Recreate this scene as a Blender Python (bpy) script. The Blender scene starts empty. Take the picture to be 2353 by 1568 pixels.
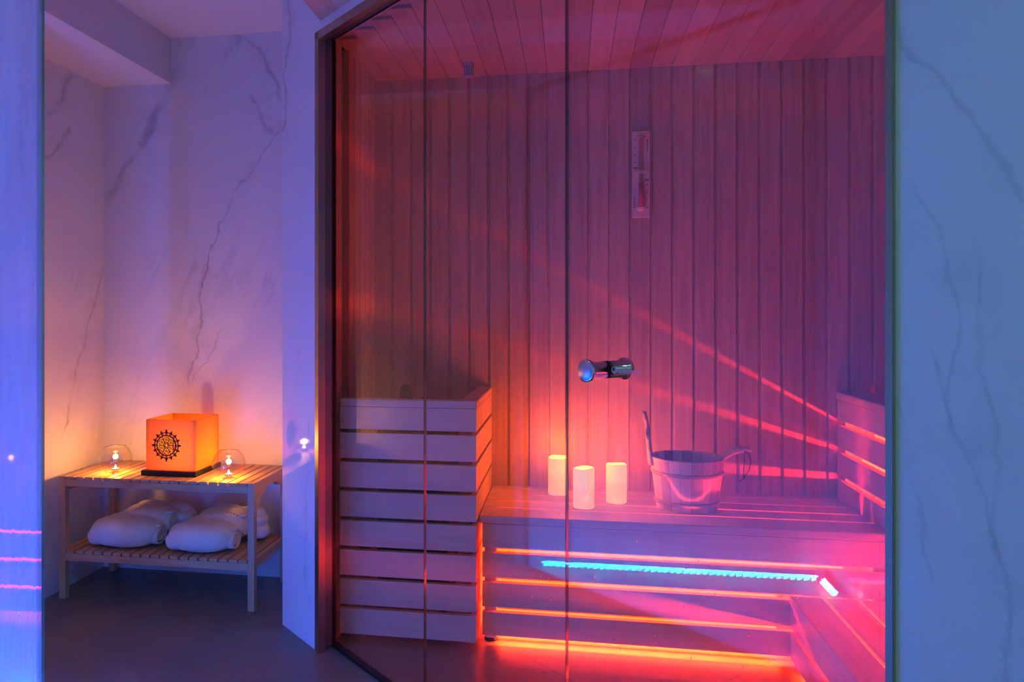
import bpy, bmesh, math, random
from mathutils import Vector, Matrix
random.seed(7)
S = bpy.context.scene
C = S.collection
PI = math.pi

# ------------------------------------------------------------------ camera
cam_d = bpy.data.cameras.new('camera'); cam = bpy.data.objects.new('camera', cam_d); C.objects.link(cam)
cam.location = (0, 0, 1.11)
cam.rotation_euler = (PI/2, 0, math.radians(9.926))
cam_d.sensor_width = 36; cam_d.lens = 1800/2353*36
cam_d.shift_x = (1176.5-995)/2353
cam_d.shift_y = -(784-720)/2353
cam_d.clip_start = 0.02
S.camera = cam
# ------------------------------------------------------------------ world, exposure
wd = bpy.data.worlds.new('world'); S.world = wd; wd.use_nodes = True
wd.node_tree.nodes['Background'].inputs[0].default_value = (0.25, 0.2, 0.5, 1)
wd.node_tree.nodes['Background'].inputs[1].default_value = 0.0
S.view_settings.view_transform = 'Standard'; S.view_settings.look = 'None'
S.view_settings.exposure = 0.0; S.view_settings.gamma = 1.0; S.view_settings.use_curve_mapping = False

def area(name, loc, rot, sx, sy, col, W, spread=180):
    l = bpy.data.lights.new(name, 'AREA'); l.shape = 'RECTANGLE'; l.size = sx; l.size_y = sy
    l.color = col; l.energy = W; l.spread = math.radians(spread)
    o = bpy.data.objects.new(name, l); C.objects.link(o); o.location = loc; o.rotation_euler = rot
    return o
# strengths, tuned against the photograph
K_BLUE = 1320.0        # blue tape along the foot of the shower walls
K_DOWN = 1.0
RED = (1.0, 0.045, 0.018)
BLUE = (0.0, 0.068, 1.0)

# ------------------------------------------------------------------ helpers
def wl(o):
    v = Vector((0, 0, 0))
    while o is not None:
        v += o.location; o = o.parent
    return v
def obj(name, bm, mat, parent=None, smooth=False, loc=None):
    """link a bmesh built in world coordinates; a top-level mesh may get its origin at loc"""
    me = bpy.data.meshes.new(name)
    o = bpy.data.objects.new(name, me); C.objects.link(o)
    if parent is not None: o.parent = parent
    elif loc is not None: o.location = loc
    off = wl(o)
    if off.length > 0: bmesh.ops.translate(bm, verts=bm.verts, vec=-off)
    bmesh.ops.recalc_face_normals(bm, faces=bm.faces)
    for f in bm.faces: f.smooth = smooth
    bm.to_mesh(me); bm.free()
    mats = mat if isinstance(mat, (list, tuple)) else [mat]
    for m in mats: me.materials.append(m)
    return o
def thing(name, label, cat, loc, group=None):
    o = bpy.data.objects.new(name, None); C.objects.link(o); o.empty_display_size = .05
    o.location = loc; o['label'] = label; o['category'] = cat
    if group: o['group'] = group
    return o
def tag(o, label=None, cat=None, group=None, kind=None):
    if label: o['label'] = label
    if cat: o['category'] = cat
    if group: o['group'] = group
    if kind: o['kind'] = kind
    return o
def struct(o, label, cat): return tag(o, label, cat, kind='structure')
def B(): return bmesh.new()
def hexa(bm, p, mi=0):
    v = [bm.verts.new(q) for q in p]
    for f in ((0,1,2,3),(4,5,6,7),(0,1,5,4),(1,2,6,5),(2,3,7,6),(3,0,4,7)):
        fc = bm.faces.new([v[i] for i in f]); fc.material_index = mi
    return v
def box(bm, x0, x1, y0, y1, z0, z1, bev=0, mi=0, seg=2):
    v = hexa(bm, [(x0,y0,z0),(x1,y0,z0),(x1,y1,z0),(x0,y1,z0),(x0,y0,z1),(x1,y0,z1),(x1,y1,z1),(x0,y1,z1)], mi)
    if bev:
        es = list({e for q in v for e in q.link_edges})
        bmesh.ops.bevel(bm, geom=es, offset=bev, segments=seg, affect='EDGES', profile=.6)
def boxm(bm, M, sx, sy, sz, bev=0, mi=0):
    pts = [M @ Vector(q) for q in [(-sx,-sy,-sz),(sx,-sy,-sz),(sx,sy,-sz),(-sx,sy,-sz),(-sx,-sy,sz),(sx,-sy,sz),(sx,sy,sz),(-sx,sy,sz)]]
    v = hexa(bm, pts, mi)
    if bev:
        es = list({e for q in v for e in q.link_edges})
        bmesh.ops.bevel(bm, geom=es, offset=bev, segments=2, affect='EDGES')
R2 = math.sqrt(.5)
def ab(a, b, z): return (R2*a + R2*b, -R2*a + R2*b, z)      # a runs along the 45 degree glass front, b goes into the sauna
def abox(bm, a0, a1, b0, b1, z0, z1, bev=0, mi=0):
    v = hexa(bm, [ab(a0,b0,z0),ab(a1,b0,z0),ab(a1,b1,z0),ab(a0,b1,z0),ab(a0,b0,z1),ab(a1,b0,z1),ab(a1,b1,z1),ab(a0,b1,z1)], mi)
    if bev:
        es = list({e for q in v for e in q.link_edges})
        bmesh.ops.bevel(bm, geom=es, offset=bev, segments=2, affect='EDGES')
def tube(bm, pts, rad, n=10, caps=True):
    pts = [Vector(p) for p in pts]; rings = []
    rr = rad if isinstance(rad, (list, tuple)) else [rad]*len(pts)
    up = Vector((0.13, 0.27, 0.95)).normalized()
    for i, p in enumerate(pts):
        t = (pts[min(i+1, len(pts)-1)] - pts[max(i-1, 0)]).normalized()
        a = t.cross(up)
        if a.length < 1e-3: a = t.cross(Vector((1,0,0)))
        a.normalize(); b = t.cross(a).normalized(); 
        r = rr[i]; ra, rb = r if isinstance(r, tuple) else (r, r)
        rings.append([bm.verts.new(p + a*ra*math.cos(2*PI*k/n) + b*rb*math.sin(2*PI*k/n)) for k in range(n)])
    for i in range(len(rings)-1):
        for k in range(n):
            bm.faces.new((rings[i][k], rings[i][(k+1)%n], rings[i+1][(k+1)%n], rings[i+1][k]))
    if caps:
        bm.faces.new(rings[0]); bm.faces.new(list(reversed(rings[-1])))
def lathe(bm, prof, c, n=48, M=None, closed=False, mi=0):
    """prof: (r, z) list; revolved about the z axis at c, or through M"""
    rings = []
    for r, z in prof:
        if r < 1e-6: 
            p = Vector((0,0,z)); rings.append([bm.verts.new(M @ p if M else p + Vector(c))]); continue
        ring = []
        for k in range(n):
            p = Vector((r*math.cos(2*PI*k/n), r*math.sin(2*PI*k/n), z))
            ring.append(bm.verts.new(M @ p if M else p + Vector(c)))
        rings.append(ring)
    m = len(rings)
    for i in range(m if closed else m-1):
        A, D = rings[i], rings[(i+1) % m]
        if len(A) == 1 and len(D) == 1: continue
        for k in range(n):
            k2 = (k+1) % n
            if len(A) == 1: f = bm.faces.new((A[0], D[k2], D[k]))
            elif len(D) == 1: f = bm.faces.new((A[k], A[k2], D[0]))
            else: f = bm.faces.new((A[k], A[k2], D[k2], D[k]))
            f.material_index = mi

# ------------------------------------------------------------------ materials
def newmat(name):
    m = bpy.data.materials.new(name); m.use_nodes = True
    nt = m.node_tree; nt.nodes.clear()
    out = nt.nodes.new('ShaderNodeOutputMaterial')
    return m, nt, out
def N(nt, t, **kw):
    n = nt.nodes.new(t)
    for k, v in kw.items():
        if k.startswith('i_'): n.inputs[k[2:].replace('_', ' ')].default_value = v
        else: setattr(n, k, v)
    return n
def lk(nt, a, b): nt.links.new(a, b)
def math_(nt, op, a, b=None, c=None):
    n = nt.nodes.new('ShaderNodeMath'); n.operation = op
    for i, v in enumerate((a, b, c)):
        if v is None: continue
        if isinstance(v, (int, float)): n.inputs[i].default_value = v
        else: lk(nt, v, n.inputs[i])
    return n.outputs[0]
def simple(name, col, rough=.5, metal=0, spec=.5, coat=0, bump=0, bscale=200):
    m, nt, out = newmat(name)
    p = N(nt, 'ShaderNodeBsdfPrincipled')
    p.inputs['Base Color'].default_value = (*col, 1); p.inputs['Roughness'].default_value = rough
    p.inputs['Metallic'].default_value = metal; p.inputs['Specular IOR Level'].default_value = spec
    p.inputs['Coat Weight'].default_value = coat
    if bump:
        tc = N(nt, 'ShaderNodeTexCoord'); no = N(nt, 'ShaderNodeTexNoise'); no.inputs['Scale'].default_value = bscale
        no.inputs['Detail'].default_value = 4
        b = N(nt, 'ShaderNodeBump'); b.inputs['Strength'].default_value = bump; b.inputs['Distance'].default_value = .004
        lk(nt, tc.outputs['Object'], no.inputs['Vector']); lk(nt, no.outputs[0], b.inputs['Height']); lk(nt, b.outputs[0], p.inputs['Normal'])
    lk(nt, p.outputs[0], out.inputs[0])
    return m
def emis(name, col, k):
    m, nt, out = newmat(name)
    e = N(nt, 'ShaderNodeEmission'); e.inputs[0].default_value = (*col, 1); e.inputs[1].default_value = k
    lk(nt, e.outputs[0], out.inputs[0]); return m
def wood(name, c1, c2, axis='X', pitch=None, paxis='Z', poff=0, rough=.5, vary=.12):
    """axis: direction of the grain; pitch/paxis: boards with their own tone"""
    m, nt, out = newmat(name)
    tc = N(nt, 'ShaderNodeNewGeometry'); pos = tc.outputs['Position']
    mp = N(nt, 'ShaderNodeMapping'); lk(nt, pos, mp.inputs[0])
    sc = {'X': (1.2, 22, 22), 'Y': (22, 1.2, 22), 'Z': (22, 22, 1.2)}[axis]
    mp.inputs['Scale'].default_value = sc
    add = None
    if pitch:
        sp = N(nt, 'ShaderNodeSeparateXYZ'); lk(nt, pos, sp.inputs[0])
        idx = math_(nt, 'FLOOR', math_(nt, 'DIVIDE', math_(nt, 'SUBTRACT', sp.outputs[paxis], poff), pitch))
        wn = N(nt, 'ShaderNodeTexWhiteNoise'); wn.noise_dimensions = '1D'; lk(nt, idx, wn.inputs['W'])
        sv = N(nt, 'ShaderNodeVectorMath'); sv.operation = 'SCALE'; lk(nt, wn.outputs['Color'], sv.inputs[0]); sv.inputs['Scale'].default_value = 30
        av = N(nt, 'ShaderNodeVectorMath'); av.operation = 'ADD'; lk(nt, mp.outputs[0], av.inputs[0]); lk(nt, sv.outputs[0], av.inputs[1])
        vec = av.outputs[0]; add = wn.outputs['Value']
    else: vec = mp.outputs[0]
    no = N(nt, 'ShaderNodeTexNoise'); no.inputs['Scale'].default_value = 2.2; no.inputs['Detail'].default_value = 7; no.inputs['Roughness'].default_value = .62
    no.inputs['Distortion'].default_value = .5
    lk(nt, vec, no.inputs['Vector'])
    mr = N(nt, 'ShaderNodeMapRange'); lk(nt, no.outputs[0], mr.inputs[0]); mr.inputs[1].default_value = .3; mr.inputs[2].default_value = .72
    mx = N(nt, 'ShaderNodeMix'); mx.data_type = 'RGBA'; mx.inputs[6].default_value = (*c1, 1); mx.inputs[7].default_value = (*c2, 1)
    lk(nt, mr.outputs[0], mx.inputs[0])
    col = mx.outputs[2]
    if add is not None:
        hs = N(nt, 'ShaderNodeHueSaturation'); lk(nt, col, hs.inputs['Color'])
        lk(nt, math_(nt, 'ADD', math_(nt, 'MULTIPLY', add, 2*vary), 1-vary), hs.inputs['Value']); col = hs.outputs[0]
    p = N(nt, 'ShaderNodeBsdfPrincipled'); lk(nt, col, p.inputs['Base Color']); p.inputs['Roughness'].default_value = rough
    p.inputs['Specular IOR Level'].default_value = .3
    bp = N(nt, 'ShaderNodeBump'); bp.inputs['Strength'].default_value = .15; bp.inputs['Distance'].default_value = .002
    lk(nt, no.outputs[0], bp.inputs['Height']); lk(nt, bp.outputs[0], p.inputs['Normal'])
    lk(nt, p.outputs[0], out.inputs[0])
    return m
def marble(name, svec, veins, wobble=.11, wscale=9, rough=.07, base=(.80,.79,.77), vein=(.30,.29,.28), cloud=.5):
    """white veined marble; s = position . svec; veins: list of (polyline of (s, z), width, strength)"""
    m, nt, out = newmat(name)
    ge = N(nt, 'ShaderNodeNewGeometry'); pos = ge.outputs['Position']
    d = N(nt, 'ShaderNodeVectorMath'); d.operation = 'DOT_PRODUCT'; lk(nt, pos, d.inputs[0]); d.inputs[1].default_value = svec
    s = d.outputs['Value']
    sp = N(nt, 'ShaderNodeSeparateXYZ'); lk(nt, pos, sp.inputs[0]); z = sp.outputs['Z']
    # warping
    def noise(scale, det, w=0.0, rgh=.6, vec=pos):
        n = N(nt, 'ShaderNodeTexNoise'); n.noise_dimensions = '4D'; n.inputs['W'].default_value = w
        n.inputs['Scale'].default_value = scale; n.inputs['Detail'].default_value = det; n.inputs['Roughness'].default_value = rgh
        lk(nt, vec, n.inputs['Vector']); return n.outputs[0]
    # diagonal soft vein field that runs through the whole stone
    rot = N(nt, 'ShaderNodeCombineXYZ')
    q1 = math_(nt, 'ADD', math_(nt, 'MULTIPLY', s, 2.2), math_(nt, 'MULTIPLY', z, -.95))
    q2 = math_(nt, 'ADD', math_(nt, 'MULTIPLY', s, .4), math_(nt, 'MULTIPLY', z, .55))
    lk(nt, q1, rot.inputs[0]); lk(nt, q2, rot.inputs[1])
    nf = noise(1.9, 8, 3.1, .58, rot.outputs[0])
    ridge = math_(nt, 'ABSOLUTE', math_(nt, 'SUBTRACT', nf, .5))
    mr = N(nt, 'ShaderNodeMapRange'); mr.interpolation_type = 'SMOOTHSTEP'; lk(nt, ridge, mr.inputs[0])
    mr.inputs[1].default_value = 0; mr.inputs[2].default_value = .035; mr.inputs[3].default_value = 1; mr.inputs[4].default_value = 0
    patch = N(nt, 'ShaderNodeMapRange'); lk(nt, noise(2.3, 3, 9.0), patch.inputs[0]); patch.inputs[1].default_value = .5; patch.inputs[2].default_value = .68
    tot = math_(nt, 'MULTIPLY', math_(nt, 'MULTIPLY', mr.outputs[0], patch.outputs[0]), .55*cloud)
    wob = math_(nt, 'MULTIPLY', math_(nt, 'SUBTRACT', noise(wscale, 6, 1.0, .65), .5), wobble)
    brk = N(nt, 'ShaderNodeMapRange'); lk(nt, noise(6, 4, 5.0), brk.inputs[0]); brk.inputs[1].default_value = .36; brk.inputs[2].default_value = .6
    smud = N(nt, 'ShaderNodeMapRange'); lk(nt, noise(11, 6, 7.0, .7), smud.inputs[0]); smud.inputs[1].default_value = .45; smud.inputs[2].default_value = .66
    for pts, wid, stg in veins:
        zs = [p[1] for p in pts]; lo, hi = min(zs), max(zs)
        ss = [p[0] for p in pts]; sl, sh = min(ss)-.02, max(ss)+.02
        nz = math_(nt, 'DIVIDE', math_(nt, 'SUBTRACT', z, lo), hi-lo)
        fc = N(nt, 'ShaderNodeFloatCurve'); cv = fc.mapping.curves[0]
        pp = sorted(((p[1]-lo)/(hi-lo), (p[0]-sl)/(sh-sl)) for p in pts)
        cv.points[0].location = pp[0]; cv.points[-1].location = pp[-1]
        for q in pp[1:-1]: cv.points.new(*q)
        fc.mapping.update(); lk(nt, nz, fc.inputs['Value'])
        cs = math_(nt, 'ADD', math_(nt, 'MULTIPLY', fc.outputs[0], sh-sl), sl)
        dist = math_(nt, 'ABSOLUTE', math_(nt, 'SUBTRACT', math_(nt, 'ADD', s, wob), cs))
        core = N(nt, 'ShaderNodeMapRange'); core.interpolation_type = 'SMOOTHSTEP'; lk(nt, dist, core.inputs[0])
        core.inputs[1].default_value = 0; core.inputs[2].default_value = wid; core.inputs[3].default_value = 1; core.inputs[4].default_value = 0
        halo = N(nt, 'ShaderNodeMapRange'); halo.interpolation_type = 'SMOOTHSTEP'; lk(nt, dist, halo.inputs[0])
        halo.inputs[1].default_value = 0; halo.inputs[2].default_value = wid*5+.03; halo.inputs[3].default_value = 1; halo.inputs[4].default_value = 0
        e0 = N(nt, 'ShaderNodeMapRange'); lk(nt, nz, e0.inputs[0]); e0.inputs[1].default_value = -.04; e0.inputs[2].default_value = .08
        e1 = N(nt, 'ShaderNodeMapRange'); lk(nt, nz, e1.inputs[0]); e1.inputs[1].default_value = 1.04; e1.inputs[2].default_value = .92
        ends = math_(nt, 'MULTIPLY', e0.outputs[0], e1.outputs[0])
        vv = math_(nt, 'ADD', math_(nt, 'MULTIPLY', core.outputs[0], math_(nt, 'ADD', math_(nt, 'MULTIPLY', brk.outputs[0], .7), .3)),
                   math_(nt, 'MULTIPLY', halo.outputs[0], math_(nt, 'MULTIPLY', smud.outputs[0], .45)))
        tot = math_(nt, 'ADD', tot, math_(nt, 'MULTIPLY', math_(nt, 'MULTIPLY', vv, ends), stg))
    cl = N(nt, 'ShaderNodeClamp'); lk(nt, tot, cl.inputs[0])
    mx = N(nt, 'ShaderNodeMix'); mx.data_type = 'RGBA'; mx.inputs[6].default_value = (*base, 1); mx.inputs[7].default_value = (*vein, 1)
    lk(nt, cl.outputs[0], mx.inputs[0])
    p = N(nt, 'ShaderNodeBsdfPrincipled'); lk(nt, mx.outputs[2], p.inputs['Base Color']); p.inputs['Roughness'].default_value = rough
    lk(nt, p.outputs[0], out.inputs[0]); return m
def pane(name, tint=(.97,.98,.98), boost=1.0, film=0.0, wavy=0.0, base=0.0, low=1.0):
    """sheet glass: clear straight through, mirror by Fresnel; film = thin scattering layer of condensed water"""
    m, nt, out = newmat(name)
    ge = N(nt, 'ShaderNodeNewGeometry')
    dt = N(nt, 'ShaderNodeVectorMath'); dt.operation = 'DOT_PRODUCT'; lk(nt, ge.outputs['Normal'], dt.inputs[0]); lk(nt, ge.outputs['Incoming'], dt.inputs[1])
    cs = math_(nt, 'ABSOLUTE', dt.outputs['Value'])
    sch = math_(nt, 'ADD', math_(nt, 'MULTIPLY', math_(nt, 'POWER', math_(nt, 'SUBTRACT', 1.0, cs), 5.0), .94), .045)
    tr = N(nt, 'ShaderNodeBsdfTransparent'); tr.inputs[0].default_value = (*tint, 1)
    gl = N(nt, 'ShaderNodeBsdfGlossy'); gl.inputs['Roughness'].default_value = 0.0
    mx = N(nt, 'ShaderNodeMixShader')
    f = math_(nt, 'MINIMUM', math_(nt, 'ADD', math_(nt, 'MULTIPLY', sch, boost), base), .97)
    lk(nt, f, mx.inputs[0]); lk(nt, tr.outputs[0], mx.inputs[1]); lk(nt, gl.outputs[0], mx.inputs[2])
    sh = mx.outputs[0]
    if wavy:
        mp = N(nt, 'ShaderNodeMapping'); mp.inputs['Scale'].default_value = (1, 1, .18); lk(nt, ge.outputs['Position'], mp.inputs[0])
        no = N(nt, 'ShaderNodeTexNoise'); no.inputs['Scale'].default_value = 60; no.inputs['Detail'].default_value = 3
        lk(nt, mp.outputs[0], no.inputs['Vector'])
        bp = N(nt, 'ShaderNodeBump'); bp.inputs['Strength'].default_value = wavy; bp.inputs['Distance'].default_value = .001
        lk(nt, no.outputs[0], bp.inputs['Height']); lk(nt, bp.outputs[0], gl.inputs['Normal'])
    if film:
        di = N(nt, 'ShaderNodeBsdfDiffuse'); di.inputs[0].default_value = (.8,.85,.9,1)
        tl = N(nt, 'ShaderNodeBsdfTranslucent'); tl.inputs[0].default_value = (.8,.85,.9,1)
        m1 = N(nt, 'ShaderNodeMixShader'); m1.inputs[0].default_value = .6; lk(nt, di.outputs[0], m1.inputs[1]); lk(nt, tl.outputs[0], m1.inputs[2])
        mp2 = N(nt, 'ShaderNodeMapping'); mp2.inputs['Scale'].default_value = (5, 5, .6); lk(nt, ge.outputs['Position'], mp2.inputs[0])
        n2 = N(nt, 'ShaderNodeTexNoise'); n2.inputs['Scale'].default_value = 3; n2.inputs['Detail'].default_value = 3; lk(nt, mp2.outputs[0], n2.inputs['Vector'])
        mr = N(nt, 'ShaderNodeMapRange'); lk(nt, n2.outputs[0], mr.inputs[0]); mr.inputs[1].default_value = .3; mr.inputs[2].default_value = .75
        mr.inputs[3].default_value = film*.35; mr.inputs[4].default_value = film*1.8
        spz = N(nt, 'ShaderNodeSeparateXYZ'); lk(nt, ge.outputs['Position'], spz.inputs[0])
        low_veil = N(nt, 'ShaderNodeMapRange'); lk(nt, spz.outputs['Z'], low_veil.inputs[0]); low_veil.inputs[1].default_value = 0; low_veil.inputs[2].default_value = .9  # haze thickened towards the foot to strengthen the blue veil of light
        low_veil.inputs[3].default_value = low; low_veil.inputs[4].default_value = 1.0
        m2 = N(nt, 'ShaderNodeMixShader'); lk(nt, math_(nt, 'MINIMUM', math_(nt, 'MULTIPLY', mr.outputs[0], low_veil.outputs[0]), .8), m2.inputs[0]); lk(nt, sh, m2.inputs[1]); lk(nt, m1.outputs[0], m2.inputs[2]); sh = m2.outputs[0]
    lk(nt, sh, out.inputs[0]); return m

SV_X = (1, 0, 0); SV_Y = (0, 1, 0); SV_A = (R2, -R2, 0)
m_marble_back = marble('marble_back', SV_X, [
    ([(-1.19,1.90),(-1.245,1.825),(-1.332,1.70),(-1.401,1.636),(-1.44,1.536),(-1.50,1.407),(-1.539,1.259),(-1.569,1.035),(-1.589,.905),(-1.619,.774)], .008, .55),
    ([(-1.391,2.291),(-1.303,2.231),(-1.245,2.136),(-1.207,2.0)], .016, .6),
    ([(-1.68,2.16),(-1.74,2.012),(-1.842,1.828),(-1.925,1.717),(-1.998,1.586)], .034, .5),
    ([(-1.332,2.039),(-1.284,1.954),(-1.236,1.861)], .02, .4),
    ([(-1.45,1.05),(-1.52,.93),(-1.60,.80)], .006, .4)], base=(.80,.78,.76))
m_marble_left = marble('marble_left', SV_Y, [
    ([(2.905,2.099),(2.835,1.982),(2.756,1.875)], .03, .5),
    ([(3.133,1.32),(3.054,1.147),(2.978,.964),(2.905,.789),(2.85,.6)], .012, .6),
    ([(2.891,1.873),(2.822,1.77),(2.73,1.70)], .025, .4)], base=(.80,.78,.76))
m_marble_front = marble('marble_front', SV_A, [
    ([(-2.545,2.25),(-2.535,2.116),(-2.565,1.973),(-2.575,1.834),(-2.597,1.716)], .012, .55),
    ([(-2.374,.762),(-2.397,.555),(-2.414,.331),(-2.38,.12)], .004, .45)], rough=.035, cloud=.15)
m_marble_right = marble('marble_right', SV_A, [
    ([(-.535,1.56),(-.524,1.513),(-.509,1.466),(-.476,1.44),(-.453,1.393),(-.425,1.353),(-.396,1.287),(-.376,1.246)], .008, .30),
    ([(-.504,1.29),(-.476,1.216),(-.461,1.157),(-.45,1.075),(-.461,1.005),(-.445,.926)], .006, .26),
    ([(-.43,1.20),(-.425,1.065),(-.406,.954),(-.401,.816),(-.391,.736),(-.401,.60)], .007, .28),
    ([(-.526,1.0),(-.504,.882),(-.487,.795),(-.482,.744)], .006, .2),
    ([(-.482,1.063),(-.45,.949),(-.41,.853),(-.396,.79)], .006, .24)], rough=.12, cloud=.6, wobble=.05, wscale=12)
m_marble_shower = marble('marble_shower', SV_Y, [([(.2,2.2),(.5,1.6),(.6,1.0),(.9,.3)], .012, .5), ([(1.2,2.0),(1.5,1.3),(1.7,.7)], .01, .4)], rough=.1, cloud=.4)
m_marble_rear = marble('marble_rear', SV_X, [([(-1.4,2.2),(-1.3,1.6),(-1.15,1.0),(-1.1,.3)], .012, .5)], rough=.1, cloud=.4)
m_ceiling = simple('ceiling_paint', (.78,.74,.72), .75)
m_wood_wall = wood('wood_wall', (.66,.47,.33), (.48,.32,.20), 'Z', .0782, 'X', -.0885, vary=.10)
m_wood_ceil = wood('wood_ceiling', (.62,.44,.31), (.50,.34,.22), 'Y', .0782, 'X', -.0885, vary=.16)
m_wood_side = wood('wood_side', (.66,.47,.33), (.48,.32,.20), 'Z', .0782, 'Y', 0, vary=.10)
m_wood_x = wood('wood_slats_x', (.72,.56,.42), (.62,.46,.33), 'X', .0993, 'Z', .0147, vary=.03)
m_wood_y = wood('wood_slats_y', (.72,.56,.42), (.62,.46,.33), 'Y', .0993, 'Z', .0147, vary=.03)
m_wood_seat = wood('wood_seat', (.72,.56,.42), (.60,.45,.32), 'X', .1, 'Y', 2.7485, vary=.05)
m_wood_seaty = wood('wood_seat_y', (.72,.56,.42), (.60,.45,.32), 'Y', .1, 'X', 0, vary=.05)
m_dark = simple('dark_metal', (.02,.02,.022), .45, .6)
m_black = simple('black_rubber', (.008,.008,.008), .6)

# ------------------------------------------------------------------ setting
def plane_boxes(name, mat, label, cat, fn):
    b = B(); fn(b); return struct(obj(name, b, mat), label, cat)
FX0, FX1, FY0, FY1 = -2.25, 1.75, -1.25, 3.35
CEIL = 2.294
# floor (micro-cement in the wet area, large tiles at 45 degrees under the sauna)
def floor_mat(name):
    m, nt, out = newmat(name)
    ge = N(nt, 'ShaderNodeNewGeometry'); pos = ge.outputs['Position']
    n1 = N(nt, 'ShaderNodeTexNoise'); n1.inputs['Scale'].default_value = 2.5; n1.inputs['Detail'].default_value = 8; n1.inputs['Roughness'].default_value = .65; lk(nt, pos, n1.inputs['Vector'])
    cr = N(nt, 'ShaderNodeValToRGB'); lk(nt, n1.outputs[0], cr.inputs[0])
    cr.color_ramp.elements[0].position = .3; cr.color_ramp.elements[0].color = (.15,.135,.12,1)
    cr.color_ramp.elements[1].position = .75; cr.color_ramp.elements[1].color = (.24,.22,.20,1)
    # joints
    da = N(nt, 'ShaderNodeVectorMath'); da.operation = 'DOT_PRODUCT'; lk(nt, pos, da.inputs[0]); da.inputs[1].default_value = (R2, -R2, 0)
    db = N(nt, 'ShaderNodeVectorMath'); db.operation = 'DOT_PRODUCT'; lk(nt, pos, db.inputs[0]); db.inputs[1].default_value = (R2, R2, 0)
    ja = math_(nt, 'PINGPONG', math_(nt, 'SUBTRACT', da.outputs['Value'], -2.025), .3)
    jb = math_(nt, 'PINGPONG', math_(nt, 'SUBTRACT', db.outputs['Value'], 1.702), .3)
    j = math_(nt, 'LESS_THAN', math_(nt, 'MINIMUM', ja, jb), .0014)
    inside = math_(nt, 'GREATER_THAN', db.outputs['Value'], 1.235)
    j = math_(nt, 'MULTIPLY', j, inside)
    mx = N(nt, 'ShaderNodeMix'); mx.data_type = 'RGBA'; lk(nt, j, mx.inputs[0]); lk(nt, cr.outputs[0], mx.inputs[6]); mx.inputs[7].default_value = (.07,.06,.05,1)
    p = N(nt, 'ShaderNodeBsdfPrincipled'); lk(nt, mx.outputs[2], p.inputs['Base Color']); p.inputs['Roughness'].default_value = .33
    n2 = N(nt, 'ShaderNodeTexNoise'); n2.inputs['Scale'].default_value = 40; n2.inputs['Detail'].default_value = 6; lk(nt, pos, n2.inputs['Vector'])
    bp = N(nt, 'ShaderNodeBump'); bp.inputs['Strength'].default_value = .25; bp.inputs['Distance'].default_value = .002; lk(nt, n2.outputs[0], bp.inputs['Height']); lk(nt, bp.outputs[0], p.inputs['Normal'])
    rr = N(nt, 'ShaderNodeMapRange'); lk(nt, n1.outputs[0], rr.inputs[0]); rr.inputs[3].default_value = .25; rr.inputs[4].default_value = .5; lk(nt, rr.outputs[0], p.inputs['Roughness'])
    lk(nt, p.outputs[0], out.inputs[0]); return m
m_floor = floor_mat('floor_cement')
plane_boxes('floor', m_floor, 'grey brown cement floor with fine tile joints inside the sauna', 'floor', lambda b: box(b, FX0, FX1, FY0, FY1, -.12, 0))
plane_boxes('ceiling', m_ceiling, 'pale painted ceiling above the alcove', 'ceiling', lambda b: box(b, FX0, FX1, FY0, FY1, CEIL, CEIL+.12))
# alcove walls
plane_boxes('wall_back', m_marble_back, 'white marble wall with grey veins behind the slatted bench', 'wall', lambda b: box(b, -2.2, -.99, 3.13, 3.35, 0, CEIL))
plane_boxes('wall_left', m_marble_left, 'white marble wall on the left side of the alcove', 'wall', lambda b: box(b, -2.2, -2.01, 1.99, 3.13, 0, CEIL))
plane_boxes('ceiling_beam', m_ceiling, 'pale boxed beam under the ceiling along the left alcove wall', 'ceiling beam', lambda b: box(b, -2.01, -1.694, 1.995, 3.13, 2.10, CEIL))
# marble facing left of the sauna opening; the block behind it closes the sauna
def wf(b):
    abox(b, -2.593, -2.325, 1.165, 1.19, 0, CEIL); abox(b, -2.593, -2.374, 1.19, 1.262, 0, CEIL)
    box(b, -1.0, -.812, 2.70, 3.13, 0, CEIL)
plane_boxes('wall_front', m_marble_front, 'narrow polished marble wall between alcove and sauna glass', 'wall', wf)
# header above the glass and marble wall to the right of it
plane_boxes('wall_header', m_marble_front, 'marble wall above the sauna glass front', 'wall', lambda b: (abox(b, -2.325, -.53, 1.165, 1.19, 2.03, CEIL), abox(b, -2.374, -.53, 1.19, 1.275, 2.048, CEIL)))
plane_boxes('wall_right', m_marble_right, 'pale marble wall with fine grey veins right of the sauna glass', 'wall', lambda b: abox(b, -.53, 1.25, 1.165, 1.275, 0, CEIL))
# shower room behind and left of the camera
plane_boxes('wall_shower', m_marble_shower, 'marble wall on the left of the shower cabin lit blue from its foot', 'wall', lambda b: (box(b, -2.2, -1.72, .70, 1.99, .055, CEIL), box(b, -2.2, -1.755, .70, 1.99, 0, .055)))
plane_boxes('wall_cabin', m_marble_rear, 'marble wall at the near end of the shower cabin', 'wall', lambda b: (box(b, -2.2, -.76, .55, .70, .055, CEIL), box(b, -2.2, -.76, .55, .665, 0, .055)))
plane_boxes('wall_rear', m_marble_rear, 'marble wall behind the photographer', 'wall', lambda b: box(b, -2.2, 1.9, -1.25, -1.1, 0, CEIL))
plane_boxes('wall_side', m_marble_shower, 'marble side wall near the photographer', 'wall', lambda b: box(b, 1.45, 1.65, -1.1, .25, 0, CEIL))
plane_boxes('wall_corridor', m_marble_shower, 'marble wall beside the shower cabin near the photographer', 'wall', lambda b: box(b, -2.2, -2.05, -1.1, .55, 0, CEIL))

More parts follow.
